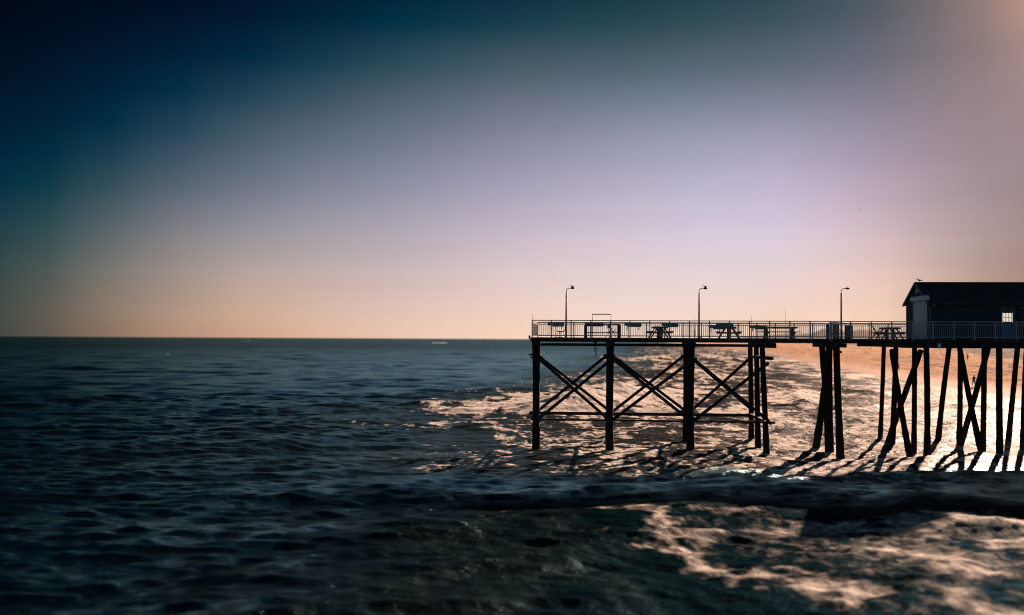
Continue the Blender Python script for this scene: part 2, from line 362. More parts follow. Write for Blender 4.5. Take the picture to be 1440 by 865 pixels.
mpb = N.new('ShaderNodeMapping'); mpb.inputs['Scale'].default_value = (1, .10, 1); L.new(tc.outputs['Object'], mpb.inputs['Vector']); L.new(mpb.outputs[0], n2.inputs['Vector']); n2.inputs['Scale'].default_value = .55; n2.inputs['Detail'].default_value = 6; n2.inputs['Roughness'].default_value = .7
nm = N.new('ShaderNodeMath'); nm.operation = 'MULTIPLY_ADD'; nm.inputs[1].default_value = 1.1; L.new(n2.outputs['Fac'], nm.inputs[0])
nk = N.new('ShaderNodeMath'); nk.operation = 'SUBTRACT'; nk.inputs[1].default_value = .53; L.new(n1.outputs['Fac'], nk.inputs[0]); L.new(nk.outputs[0], nm.inputs[2]); L.new(nm.outputs[0], cr.inputs[0])
wet = N.new('ShaderNodeMapRange'); wet.inputs['From Min'].default_value = .35; wet.inputs['From Max'].default_value = 1.0; L.new(sx.outputs['Z'], wet.inputs['Value'])
mx = N.new('ShaderNodeMix'); mx.data_type = 'RGBA'; mx.inputs[6].default_value = (.24, .10, .045, 1); L.new(wet.outputs[0], mx.inputs[0]); L.new(cr.outputs[0], mx.inputs[7]); L.new(mx.outputs[2], P.inputs['Base Color'])
rr_ = N.new('ShaderNodeMapRange'); rr_.inputs['To Min'].default_value = .75; rr_.inputs['To Max'].default_value = .95; L.new(wet.outputs[0], rr_.inputs['Value']); L.new(rr_.outputs[0], P.inputs['Roughness']); P.inputs['Specular IOR Level'].default_value = .06
bp = N.new('ShaderNodeBump'); bp.inputs['Distance'].default_value = .45; bp.inputs['Strength'].default_value = 1; L.new(n1.outputs['Fac'], bp.inputs['Height']); L.new(bp.outputs[0], P.inputs['Normal'])
tag(grid_mesh('beach', X, Y, Z, m), kind='structure')
# vegetated dunes behind the sand
dl_y = np.array([-300, 60, 150, 205, 320, 500, 705, 1200, 3000, 12000.]); dl_s = np.array([35, 32, 34, 36, 52, 85, 118, 150, 220, 700.])
ys2 = [60.]
while ys2[-1] < 9000: ys2.append(ys2[-1] + max(1.2, ys2[-1] * .006))
ys2 = np.array(ys2); ts = np.concatenate([np.linspace(0, 60, 70)[:-1], np.geomspace(60, 1500, 40)])
T, Y = np.meshgrid(ts, ys2); base = shore(Y) + np.interp(Y, dl_y, dl_s); X = base + T
px_ = 720 + F * X / Y
hgt = np.interp(px_, [960, 1000, 1130, 1143, 1156, 1180, 1192, 1210, 1228, 1275, 1330, 1900], [5, 6, 8, 9, 15, 15.5, 10.5, 14, 12.5, 12, 9, 6])
far = sstep(420, 640, Y)
crest = 3.4 + 1.8 * sstep(3, 30, T) * fbm(X / 12, Y / 18, 4, 50) + far * sstep(15, 110, T) * (3.0 + hgt * np.minimum(Y, 3000) / F + (fbm(X / 30, Y / 50, 3, 52) - .5) * 1.5)
Z = np.interp(T, [0, 2, 8], [2.2, 2.7, 3.3]) * .5 + crest * .5 * sstep(-2, 10, T) + crest * .5 * sstep(0, 14, T) - .3 + (fbm(X / 2.2, Y / 4, 4, 66) - .5) * 1.1 * sstep(0, 4, T)
md = mat('dune_scrub', (.018, .019, .021), .95, .6, .5, bump=.6, spec=.05)
tag(grid_mesh('dunes', X, Y, Z, md), kind='structure')

# ------------------------------------------------------------------ pier
DZ = 7.15
pier = tag(empty('pier', W(0, 0, 0)), 'long dark timber fishing pier on tall leaning piles above the surf', 'pier')
UEND = 46
# deck boards with uneven fascia
d = MB()
uu = 0.0
d.box(-.34, 23.3, -.35, 6.6, 6.98, 7.10); d.box(23.3, UEND, -.35, 10.3, 6.98, 7.10)
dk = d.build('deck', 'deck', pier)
pl = MB(); u = -.38
while u < UEND:
    w = .19; pl.box(u, u + w - .015, -.42 + random.uniform(-.02, .02), (6.68 if u < 23.3 else 10.35), 7.103, 7.15 + random.uniform(-.004, .004)); u += w
pl.build('planking', 'deck', pier)
for v in (-.35, 6.55):
    b = MB(); b.box(-.38, 23.3, v - .1, v + .05, 6.865, 7.10); b.build('fascia_board', 'beam', pier)
b = MB(); b.box(23.3, UEND, -.46, -.36, 6.86, 7.1); b.box(22.55, UEND, -.30, -.05, 6.6, 6.86); b.build('fascia_board', 'beam', pier)
b = MB(); b.box(22.6, UEND, 9.9, 10.15, 6.62, 6.975); b.build('stringer', 'beam', pier)
for v in (1.6, 3.3, 4.9):
    b = MB(); b.box(0, UEND, v - .06, v + .06, 6.9, 6.978); b.build('stringer', 'beam', pier)
for v, z0, z1 in ((.0, 6.60, 6.765), (6.2, 6.60, 6.755)):
    b = MB(); b.box(.25, 14.3, v - .08, v + .08, z0, z1); b.build('stringer', 'beam', pier)
b = MB(); b.ball((-.45, -.38, 7.16), (.06, .06, .12)); b.box(-.48, -.3, -.42, -.34, 7.0, 7.09); b.build('corner_bracket', 'dark', pier)

def pile(base, top, r=.19, free=False, label=None):
    base = Vector(base); top = Vector(top); n = 26; pts = []; rad = []
    ext = base + (base - top).normalized() * 2.2
    bend = Vector((random.uniform(-.07, .07), random.uniform(-.05, .05), 0))
    for i in range(n + 1):
        t = i / n; p = ext.lerp(top, t) + bend * math.sin(math.pi * t)
        zz = p.z; k = 1.03 - .12 * t + random.uniform(-.025, .025)
        if zz < 1.1: k += .10 + random.uniform(-.03, .06)
        pts.append(p); rad.append(r * k)
    if free: pts += [pts[-1] + (top - base).normalized() * .07]; rad += [r * .6]
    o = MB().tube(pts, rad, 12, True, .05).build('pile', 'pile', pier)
    if label: o['label'] = label
    return o
def collar(u, v, z, wu, wv, h=.14, parent=None):
    b = MB(); b.box(u - wu, u + wu, v - wv, v + wv, z - h / 2, z + h / 2); b.build('clamp', 'beam', parent)
us = [at_v(754.5, 560, 0).x, at_v(858.8, 560, 0).x, at_v(972.5, 560, 0).x]
ub = [at_v(751.8, 560, 6.2).x, at_v(856.5, 560, 6.2).x, at_v(964.5, 560, 6.2).x]
for i, uf in enumerate(us):
    for v in (0, 6.2):
        u = uf if v == 0 else ub[i]
        r = .235 if v == 0 else .21
        p = pile((u + random.uniform(-.04, .04), v, 0), (u, v, 6.8), r)
        collar(u, v, 5.86 if v == 0 else 5.95, .40 if i != 2 else .34, .24, .13, p)
        collar(u, v, 1.95 if v == 0 else 1.88, .36, .24, .13 if v == 0 else .22, p)
    MB().bar((uf, -.34, 6.71), (ub[i], 6.6, 6.71), .5, .3).build('cap_beam', 'beam', pier)
# third and fourth bents
u4 = 14.65
for (bx, by), tx in (((1055.5, 621), 1055), ((1065.5, 629), 1063.5), ((1078, 635), 1072)):
    bb = gl(bx, by); tt = at_u(tx, 487, u4); p = pile((bb.x, bb.y, 0), (u4, tt.y, 6.6), .185)
b = MB(); b.box(u4 - .3, u4 + .3, -.4, 6.9, 6.55, 6.86); b.build('cap_beam', 'beam', pier)
b = MB(); b.box(u4 - .2, u4 + .18, -.1, 6.3, 5.8, 6.0); b.build('cross_tie', 'beam', pier)
b = MB(); b.box(u4 - .3, u4 + .24, -.3, 6.3, 1.82, 1.98); b.build('cross_tie', 'beam', pier)
for (bx, by), tx in (((1147.5, 626), 1167), ((1164.5, 629), 1156), ((1168, 631), 1166), ((1182, 636), 1176)):
    bb = gl(bx, by); u5 = 18.95; tt = at_u(tx, 489, u5); pile((bb.x, bb.y, 0), (u5, tt.y, 6.7), .23)
b = MB(); b.box(18.65, 19.25, -.35, 6.5, 6.6, 6.86); b.build('cap_beam', 'beam', pier)
q = at_v(1180.5, 492, 0); MB().box(q.x - .3, q.x + .12, -.1, .3, 6.25, 6.4).build('bolted_block', 'dark', pier); MB().box(q.x - .3, q.x - .0, -.1, .1, 5.9, 5.98).build('bolted_block', 'dark', pier)
# bents beneath the building
def bent(ub, lst):
    for (bx, by), (tx, ty), r, free in lst:
        bb = gl(bx, by); tt = at_u(tx, ty, ub)
        pile((bb.x, bb.y, 0), (ub, tt.y, tt.z if free else 6.7), r, free, 'leaning cross pile with a free rounded top' if free else None)
    b = MB(); b.box(ub - .2, ub + .2, -.05, 9.9, 6.61, 6.87); b.build('cap_beam', 'beam', pier)
bent(24.0, [((1237, 618), (1243, 489), .16, 0), ((1279, 636), (1254, 493), .19, 1), ((1254, 624), (1260, 489), .19, 0), ((1250, 620), (1294.5, 494), .19, 1), ((1284.5, 633), (1286, 489), .17, 0), ((1302.5, 640.5), (1302.5, 489), .19, 0)])
bent(28.4, [((1320, 619), (1335, 490), .19, 0), ((1348, 626), (1350, 490), .18, 0), ((1380, 633), (1349, 491), .19, 0), ((1350, 626), (1390, 491), .19, 0), ((1381, 633), (1384, 490), .18, 0), ((1406.5, 642), (1405, 490), .20, 0)])
bent(32.9, [((1418, 621), (1431, 491), .19, 0), ((1440, 631), (1444, 491), .2, 0), ((1478, 632), (1452, 491), .2, 0), ((1505, 643), (1503, 491), .2, 0)])
for u in (37.5, 42):
    for v in (0, 4, 9.6): pile((u, v, 0), (u, v, 6.7), .2)
# longitudinal braces
def brace(a, b, w=.20, name='brace', mt='beam'): MB().bar(a, b, .1, w).build(name, mt, pier)
uA = us + [u4]; uB = ub + [u4]
for i in range(3):
    for v, zt, zb in ((-.22, 5.78, 1.98), (6.0, 5.95, 1.95)):
        a, b = (uA if v < 1 else uB)[i] + .15, (uA if v < 1 else uB)[i + 1] - .12
        brace((a, v, zt), (b, v, zb + (.25 if v > 1 else 0))); brace((a, v + .12, zb), (b, v + .12, zt - (.15 if v < 1 else 0)))
    brace((uA[i] - .05, -.2, 1.93), (uA[i + 1] + (.2 if i < 2 else 0), -.2, 1.93), .12, 'horizontal_tie'); brace((a - .2, 6.0, 1.88), (b + .3, 6.0, 1.88), .22, 'horizontal_tie')
# ------------------------------------------------------------------ railings
def railing(u0, u1, v, bay, name_label):
    n = int(round((u1 - u0) / bay)); bay = (u1 - u0) / n
    t = MB(); t.bar((u0 - .03, v, DZ + 1.07), (u1 + .03, v, DZ + 1.07), .07, .055)
    top = t.build('railing', 'rail', pier); top['label'] = name_label
    b = MB(); b.bar((u0, v, DZ + .90), (u1, v, DZ + .90), .045, .045); b.build('upper_rail', 'rail', top)
    b = MB(); b.bar((u0, v, DZ + .12), (u1, v, DZ + .12), .045, .045); b.build('lower_rail', 'rail', top)
    for i in range(n + 1):
        x = u0 + i * bay; p = MB(); p.box(x - .035, x + .035, v - .035, v + .035, DZ - .12, DZ + 1.045); p.build('post', 'rail', top)
        if i < n:
            q = MB(); k = 10
            for j in range(1, k): q.bar((x + bay * j / k, v, DZ + .125), (x + bay * j / k, v, DZ + .88), .02, .02)
            q.build('baluster_panel', 'rail', top)
railing(-.28, -.28 + 1.235 * 37, -.42, 1.235, 'near railing with closely spaced thin balusters')
railing(-.28, 25.0, 6.5, 1.25, 'far railing with closely spaced thin balusters')
t = MB(); t.bar((-.28, -.42, DZ + 1.07), (-.28, 6.5, DZ + 1.07), .055, .055, ); top = t.build('railing', 'rail', pier); top['label'] = 'short railing across the seaward end'
for z in (.9, .12): MB().bar((-.28, -.42, DZ + z), (-.28, 6.5, DZ + z), .045, .045).build('upper_rail' if z > .5 else 'lower_rail', 'rail', top)
q = MB()
for j in range(1, 40): q.bar((-.28, -.42 + 6.92 * j / 40, DZ + .125), (-.28, -.42 + 6.92 * j / 40, DZ + .88), .02, .02)
q.build('baluster_panel', 'rail', top)
# junction box and drain pipes under the deck
t = tag(empty('junction_box', W(27.3, -.5, 6.55)), 'small pale box with a drooping cable fixed beneath the deck edge near the building', 'box')
p0 = at_v(1321, 486.5, -.5); t.location = W(p0.x, -.5, p0.z - .1)
MB().box(-.09, .09, -.03, .05, -.02, .24).build('housing', 'white', t); MB().tube([(0, 0, 0), (.05, 0, -.25), (.25, 0, -.48), (.6, .2, -.62)], .012, 5).build('cable', 'dark', t)
p0 = at_v(837.5, 482, -.2); t = tag(empty('hanging_pipes', W(p0.x, -.2, 6.86)), 'pair of thin pipes hanging straight down beneath the deck between the first two piles', 'pipe')
MB().tube([(-.07, 0, .1), (-.07, 0, -.62)], .02, 6).build('short_pipe', 'dark', t)
MB().tube([(.03, 0, .1), (.03, 0, -.85)], .035, 6).build('long_pipe', 'dark', t); MB().box(-.13, .1, -.04, .04, -.06, 0).build('bracket', 'dark', t)

# ------------------------------------------------------------------ lamps
def lamp(px, label, first=None, head_px=8):
    p = at_v(px, 470, -.25)
    if first: t = copy_tree(first)
    else:
        t = empty('street_lamp', (0, 0, 0))
        MB().tube([(0, 0, 0), (0, 0, .06)], [.09, .09], 10).build('base_plate', 'steel', t)
        MB().tube([(0, 0, .0), (0, 0, 1), (0.01, 0, 2.85)], [.062, .055, .045], 10).build('pole', 'steel', t)
        pts = [(0.01, 0, 2.83)] + [(.01 + .16 - .16 * math.cos(a), 0, 2.96 + .16 * math.sin(a)) for a in [R(q) for q in range(0, 91, 15)]] + [(.34, 0, 3.125)]
        MB().tube(pts, .022, 7).build('arm', 'steel', t)
        h = MB(); h.ball((.40, 0, 3.13), (.13, .08, .07)); h.build('lamp_head', 'steel', t)
    t.location = W(p.x, -.25, DZ); tag(t, label, 'lamp', 'gooseneck lamps along the near edge of the pier'); return t
l1 = lamp(796, 'gooseneck lamp post nearest the seaward end of the pier, gull on its head')
l2 = lamp(983, 'middle gooseneck lamp post with a gull on its head, left of the angled picnic table', l1)
l3 = lamp(1183, 'gooseneck lamp post without a gull, beside the slatted litter bin', l1)

# ------------------------------------------------------------------ gulls
GV = [(0, 0, .16), (.11, 0, .17), (.21, 0, .155), (.30, 0, .14), (-.08, 0, .20), (-.12, 0, .27), (-.28, 0, .31), (-.19, 0, .31), (-.23, 0, .302), (.0, .03, .08), (.0, .03, .005), (.0, -.03, .08), (.0, -.03, .005)]
GE = [(0, 1), (1, 2), (2, 3), (0, 4), (4, 5), (5, 6), (6, 7), (7, 8), (0, 9), (9, 10), (0, 11), (11, 12)]
GR = [.075, .065, (.04, .03), (.025, .01), .06, .035, .038, .012, .006, .008, .007, .008, .007]
g0 = skinned('gull', GV, GE, GR, 'gull'); GG = 'gulls perched on the pier'
def perch(loc, label, rz, s=1.0, o=None):
    o = o or g0.copy()
    if o is not g0: COL.objects.link(o)
    o.location = loc; o.rotation_euler = (0, 0, rz); o.scale = (s, s, s); tag(o, label, 'bird', GG); return o
for ll, lab, o in ((l1, 'gull perched on the lamp head nearest the seaward end', g0), (l2, 'gull perched on the middle lamp head', None)):
    perch(ll.location + PX * .38 + Vector((0, 0, 3.13)), lab, R(20), .58, o)
# flying gulls
def flyer(px, py, dist, mt, span, label, tilt):
    v = [(0, 0, 0), (0, .12, 0), (0, -.14, 0), (.22, .03, .07), (.55, -.06, .02), (-.22, .03, .07), (-.55, -.06, .02), (0, .2, .01)]
    o = skinned('gull', v, [(0, 1), (0, 2), (0, 3), (3, 4), (0, 5), (5, 6), (1, 7)], [.06, .04, (.05, .015), (.05, .02), (.02, .01), (.05, .02), (.02, .01), .015], mt)
    dd = ray(px, py); o.location = EYE + dd * (dist / F); o.rotation_euler = tilt; o.scale = (span,) * 3; tag(o, label, 'bird', 'gulls in flight')
flyer(1210, 295, 120, 'gullw', .55, 'bright white gull flying alone high above the pier', (0, R(-60), R(20)))
flyer(1264, 403.5, 260, 'gull', .8, 'faint distant gull flying left of the building roof', (0, 0, 0))

# ------------------------------------------------------------------ building
vF, vB = 1.3, 5.75
c0 = at_v(1306.5, 450, vF); uW = c0.x
HE, HR = 9.56, 10.80
bt = tag(empty('pier_building', W(uW, vF, DZ)), 'long dark clapboard shed with a gabled roof standing on the pier', 'building')
Wd = vB - vF; he = HE - DZ; hr = HR - DZ; Ln = 17.0; mid = Wd / 2
b = MB()
# walls as one closed prism with lapped boards on the camera side and the end
b.add([(0, 0, 0), (0, Wd, 0), (0, Wd, he), (0, mid, hr - .05), (0, 0, he), (Ln, 0, 0), (Ln, Wd, 0), (Ln, Wd, he), (Ln, mid, hr - .05), (Ln, 0, he)],
      [(0, 4, 3, 2, 1), (5, 6, 7, 8, 9), (0, 5, 9, 4), (1, 2, 7, 6), (4, 9, 8, 3), (3, 8, 7, 2), (0, 1, 6, 5)])
z = .02
while z < he - .06:
    def lap(x0, x1): b.add([(x0, -.028, z), (x1, -.028, z), (x1, -.008, z + .14), (x0, -.008, z + .14), (x0, 0, z), (x1, 0, z), (x0, 0, z + .14), (x1, 0, z + .14)], [(0, 1, 2, 3), (4, 5, 1, 0), (3, 2, 7, 6), (0, 3, 6, 4), (1, 5, 7, 2)])
    if z < 2.2: lap(.1, 4.44); lap(5.46, Ln)
    else: lap(.1, Ln)
    b.add([(-.028, .1, z), (-.028, Wd - .1, z), (-.008, Wd - .1, z + .14), (-.008, .1, z + .14)], [(0, 3, 2, 1)])
    z += .145
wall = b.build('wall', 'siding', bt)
for y in (0, Wd): MB().box(-.035, .1, y - .035 if y == 0 else y - .1, .1 if y == 0 else y + .035, 0, he).build('corner_board', 'trim', bt)
ov = .16; eo = .28
sl = (hr - he) / mid
rf = MB()
for sgn in (-1, 1):
    ye = mid + sgn * (mid + eo); ze = he - sl * eo
    for th0, th1 in ((.0, .07),):
        vs = [(x, yy, zz + th) for th in (th0, th1) for x, yy, zz in ((-ov, mid, hr), (Ln, mid, hr), (Ln, ye, ze), (-ov, ye, ze))]
        rf.add(vs, [(0, 1, 2, 3), (7, 6, 5, 4), (0, 4, 5, 1), (1, 5, 6, 2), (2, 6, 7, 3), (3, 7, 4, 0)])
# shingle courses
for k in range(13):
    t0 = k / 13.0; ye = mid - (mid + eo) * t0 - .02; ze = hr - sl * (mid + eo) * t0
    x = -ov
    while x < Ln:
        w = random.uniform(.22, .34); h = random.uniform(.075, .09); yb = mid - (mid + eo) * min(1, t0 + 1 / 13); zb = hr - sl * (mid + eo) * min(1, t0 + 1 / 13)
        rf.add([(x, ye, ze + .072), (x + w - .01, ye, ze + .072), (x + w - .01, yb, zb + h + .012), (x, yb, zb + h + .012), (x, yb, zb + .07), (x + w - .01, yb, zb + .07)], [(0, 3, 2, 1), (3, 4, 5, 2)]); x += w
roof = rf.build('roof', 'roof', bt)
MB().bar((-ov, mid, hr + .075), (Ln, mid, hr + .075), .16, .05).build('ridge_cap', 'roof', roof)
for sgn in (-1, 1):
    MB().bar((-ov - .02, mid, hr), (-ov - .02, mid + sgn * (mid + eo), he - sl * eo), .04, .16).build('rake_board', 'trim', bt)
MB().box(-.1, Ln, -eo - .05, -eo - .01, he - sl * eo - .08, he - sl * eo + .05).build('gutter', 'dark', bt)
# shutter door on the gable end
def bl(px, py, u):   # building local from pixel on plane u = uW + du
    q = at_u(px, py, uW + u); return q.y - vF, q.z - DZ
ya, zt = bl(1304.5, 428.5, -.05); yb, _ = bl(1284.5, 430, -.05)
sh = MB(); z = .02; ya = max(ya, .08)
while z < 2.42: sh.box(-.065, -.03, ya, yb, z, z + .085); z += .09
sd = sh.build('shutter_door', 'white', bt)
for y in (ya - .03, yb + .03): MB().box(-.09, -.03, y - .03, y + .03, 0, 2.46).build('door_rail', 'trim', sd)
ya2, z1 = bl(1300, 422.5, -.33); yb2, z0 = bl(1280, 429, -.33)
MB().box(-.34, -.03, ya2, yb2, 2.47, 2.76).build('shutter_housing', 'white', sd)
MB().box(-.06, -.03, mid - .16, mid + .16, hr - .62, hr - .36).build('gable_vent', 'white', bt)
b = MB(); b.box(.2, .26, -.14, -.03, he - .25, he - .2); b.build('floodlight', 'dark', bt)
fl = MB(); fl.ball((.23, -.17, he - .27), (.07, .06, .06)); fl.build('floodlight_head', 'white', bpy.data.objects[-1] if False else [o for o in bpy.data.objects if o.name.startswith('floodlight')][-1])
# side door with a nine pane window
dx0 = at_v(1407, 450, vF).x - uW; dx1 = at_v(1427, 450, vF).x - uW
zt = at_v(1417, 430, vF).z - DZ
door = MB().box(dx0 + .08, dx1 - .08, -.045, -.005, .03, zt - .1).build('door', 'blue', bt)
fr = MB(); fr.box(dx0, dx0 + .078, -.07, 0, 0, zt); fr.box(dx1 - .078, dx1, -.07, 0, 0, zt); fr.box(dx0 + .078, dx1 - .078, -.07, 0, zt - .098, zt); fr.build('door_frame', 'trim', bt)
wx0 = at_v(1409.8, 450, vF).x - uW; wx1 = at_v(1422.3, 450, vF).x - uW; wz1 = at_v(1416, 433, vF).z - DZ; wz0 = at_v(1416, 454, vF).z - DZ
wn = MB()
dxw = (wx1 - wx0) / 3; dzw = (wz1 - wz0) / 3
for i in range(4): wn.box(wx0 + i * dxw - .018, wx0 + i * dxw + .018, -.07, -.046, wz0, wz1)
for j in range(4):
    for i in range(3): wn.box(wx0 + i * dxw + .018, wx0 + (i + 1) * dxw - .018, -.068, -.046, wz0 + j * dzw - .018, wz0 + j * dzw + .018)
win = wn.build('window', 'trim', door)
MB().box(wx0, wx1, -.052, -.0455, wz0, wz0 + 2 * dzw).build('skyglow_pane', 'skyglow', win) if False else None
MB().box(wx0 - .05, wx1 + .05, -.054, -.047, wz0, wz0 + 2 * dzw).build('skyglow_panes', 'skyglow', door)  # glow stands in for sky behind the shed, no lamp inside
MB().box(wx0 - .05, wx1 + .05, -.054, -.047, wz0 + 2 * dzw + .001, wz1).build('dark_panes', 'glassd', door)
MB().tube([(dx1 - .16, -.045, 1.0), (dx1 - .16, -.10, 1.0)], .025, 8).build('door_handle', 'dark', door)
q = at_v(1436, 433, vF); b = MB(); b.box(q.x - uW - .07, q.x - uW + .07, -.16, -.03, q.z - DZ - .1, q.z - DZ + .1); b.build('wall_lamp', 'trim', bt)
q = at_u(1296, 399.5, uW + .3)
perch(W(uW + .12, vF + mid, DZ + hr + .09), 'gull perched on the front end of the roof ridge', R(-10), .75)

# ------------------------------------------------------------------ picnic tables
def picnic():
    t = empty('picnic_table', (0, 0, 0))          # long axis = local x ; ends show A frames
    L2 = 1.15
    for k in range(5): pass
    b = MB()
    for k in range(5): b.box(-L2, L2, -.45 + k * .182, -.45 + k * .182 + .17, .70, .765)
    b.build('tabletop', 'table', t)
    for s in (-1, 1):
        b = MB()
        for k in range(2): b.box(-L2 - .08, L2 + .08, s * .70 - .13 + k * .135, s * .70 - .005 + k * .135, .40, .455)
        b.build('seat', 'table', t)
    for x in (-.85, .85):
        for s in (-1, 1): MB().bar((x, s * .22, .70), (x, s * .66, 0), .08, .10, (1, 0, 0)).build('leg', 'table', t)
        MB().bar((x + .05, -.80, .36), (x + .05, .80, .36), .05, .10).build('crossbar', 'table', t); MB().box(x - .07, x + .02, -.115, .115, 0, .64).build('centre_post', 'table', t)
    MB().box(-1.05, 1.05, -.47, .47, .645, .695).build('apron', 'table', t)
    return t
pt = picnic(); PG = 'wooden picnic tables standing on the pier deck'
for i, (px, v, rz, lab) in enumerate(((927.5, 4.2, 92, 'picnic table seen end on between the first two lamp posts'),
                                      (1025, 3.9, 84, 'picnic table seen end on just right of the middle lamp post'),
                                      (1095.5, 2.4, 0, 'long picnic table seen side on next to a tall fishing rod'),
                                      (1251, 3.4, 86, 'picnic table seen end on beside the folding chair near the building'))):
    o = pt if i == 0 else copy_tree(pt); p = at_v(px, 470, v)
    o.location = W(p.x, v, DZ); o.rotation_euler = (0, 0, -PA + R(rz)); tag(o, lab, 'picnic table', PG)
# workbench
p = at_v(847, 470, 4.4); t = tag(empty('fish_cleaning_bench', W(p.x, 4.4, DZ)), 'long cleaning bench with thick end legs and low rail left of the first picnic table', 'bench')
MB().box(-1.2, 1.2, -.35, .35, .84, .93).build('bench_top', 'table', t)
for x in (-1.13, 1.13): MB().box(x - .11, x + .11, -.3, .3, 0, .838).build('leg', 'dark', t)
MB().box(-1.02, 1.02, -.04, .04, .30, .37).build('stretcher', 'dark', t); MB().box(-1.2, .1, .36, .42, .76, 1.02).build('splash_board', 'bait', t)
p1 = at_v(833, 442, 1.5); p2 = at_v(859.3, 442, 1.5)
t = tag(empty('pipe_frame', W((p1.x + p2.x) / 2, 1.5, DZ)), 'tall empty rectangular pipe frame rising above the railing', 'frame'); w = (p2.x - p1.x) / 2; h = p1.z - DZ
for s in (-1, 1): MB().tube([(s * w, 0, 0), (s * w, 0, h)], .022, 8).build('upright', 'steel', t)
MB().tube([(-w - .01, 0, h), (w + .01, 0, h)], .03, 8).build('crosspiece', 'steel', t)
# pedestal stool
p = at_v(787.5, 470, 3.0); t = tag(empty('pedestal_stool', W(p.x, 3.0, DZ)), 'small pedestal stool standing left of the first lamp post', 'stool')
MB().tube([(0, 0, 0), (0, 0, .03)], .2, 12).build('base', 'dark', t); MB().tube([(0, 0, .03), (0, 0, .38)], .035, 8).build('post', 'dark', t)
MB().tube([(0, 0, .36), (0, 0, .43)], [.14, .17], 12).build('seat', 'dark', t); MB().tube([(.1, 0, .36), (.26, 0, .40), (.34, 0, .5), (.36, 0, .85)], .03, 7).build('backrest', 'dark', t)
# folding chairs
def chair():
    t = empty('folding_chair', (0, 0, 0))
    for s in (-1, 1):
        MB().tube([(s * .27, -.25, 0), (s * .24, .22, .88)], .02, 7).build('back_leg', 'dark', t); MB().tube([(s * .25, .3, 0), (s * .25, -.25, .58), (s * .26, .12, .6)], .018, 7).build('front_leg', 'dark', t)
    MB().add([(-.25, -.25, .42), (.25, -.25, .42), (.24, .2, .38), (-.24, .2, .38), (-.25, -.25, .40), (.25, -.25, .40), (.24, .2, .36), (-.24, .2, .36)], [(0, 1, 2, 3), (7, 6, 5, 4), (0, 4, 5, 1), (1, 5, 6, 2), (2, 6, 7, 3), (3, 7, 4, 0)]).build('seat', 'cloth', t)
    MB().bar((0, .13, .62), (0, .22, .88), .46, .02, (0, 1, 0)).build('backrest', 'cloth', t)
    return t
ch = chair()
for i, (px, v, rz, lab) in enumerate(((859, 2.6, 60, 'folding chair beside the long cleaning bench and pipe frame'), (1231.5, 1.6, 70, 'dark folding chair at the left end of the picnic table near the building'))):
    o = ch if i == 0 else copy_tree(ch); p = at_v(px, 470, v); o.location = W(p.x, v, DZ); o.rotation_euler = (0, 0, -PA + R(rz)); tag(o, lab, 'chair', 'dark folding chairs on the pier deck')
# bait tables on the far rail
def bait():
    t = empty('bait_table', (0, 0, 0))
    MB().add([(-.58, -.28, -.04), (.58, -.28, -.04), (.58, .10, .12), (-.58, .10, .12), (-.58, -.28, -.10), (.58, -.28, -.10), (.58, .10, .04), (-.58, .10, .04)], [(0, 1, 2, 3), (7, 6, 5, 4), (0, 4, 5, 1), (1, 5, 6, 2), (2, 6, 7, 3), (3, 7, 4, 0)]).build('cutting_board', 'bait', t)
    for s in (-1, 1): MB().bar((s * .4, -.22, -.07), (s * .4, .05, -.35), .04, .05).build('bracket', 'bait', t)
    MB().box(-.3, .55, -.31, -.285, -.18, -.02).build('lip_board', 'bait', t)
    return t
b0 = bait()
for i, (px, lab) in enumerate(((782, 'teal bait board on the far rail left of the first lamp post'), (890, 'teal bait board on the far rail between the cleaning bench and first picnic table'),
                               (942, 'teal bait board on the far rail just right of the first picnic table'), (1008, 'lower teal bait board on the far rail right of the middle lamp'), (1019, 'teal bait board on the far rail above the second picnic table'),
                               (1066, 'teal bait board on the far rail at the left end of the long picnic table'))):
    o = b0 if i == 0 else copy_tree(b0); p = at_v(px, 455, 6.3); o.location = W(p.x, 6.28, DZ + (.93 if px not in (1008, 1066) else .80)); tag(o, lab, 'bait table', 'bait boards fixed to the far railing')
# covered cleaning station
p = at_v(1175, 470, 3.2); t = tag(empty('cleaning_station', W(p.x, 3.2, DZ)), 'cleaning station on three posts with a low curved top left of the litter bin', 'fish station')
arc = [(-.62 + 1.24 * i / 10, .95 + .10 * math.sin(math.pi * (i / 10) ** .7)) for i in range(11)]
b = MB(); vs = [(x, y, z + dz) for dz in (0, .04) for y in (-.35, .35) for x, z in arc]; n = 11
fs = [(i, i + 1, n + i + 1, n + i) for i in range(10)] + [(2 * n + i, 3 * n + i, 3 * n + i + 1, 2 * n + i + 1) for i in range(10)] + [(i, 2 * n + i, 2 * n + i + 1, i + 1) for i in range(10)] + [(n + i, n + i + 1, 3 * n + i + 1, 3 * n + i) for i in range(10)] + [(0, n, 3 * n, 2 * n), (10, 2 * n + 10, 3 * n + 10, n + 10)]
b.add(vs, fs).build('curved_top', 'bait', t)
for x in (-.5, -.08, .14): MB().box(x - .06, x + .06, -.2, .2, 0, .955).build('leg', 'dark', t)
MB().box(-.44, .5, -.18, .18, .30, .36).build('shelf', 'dark', t)
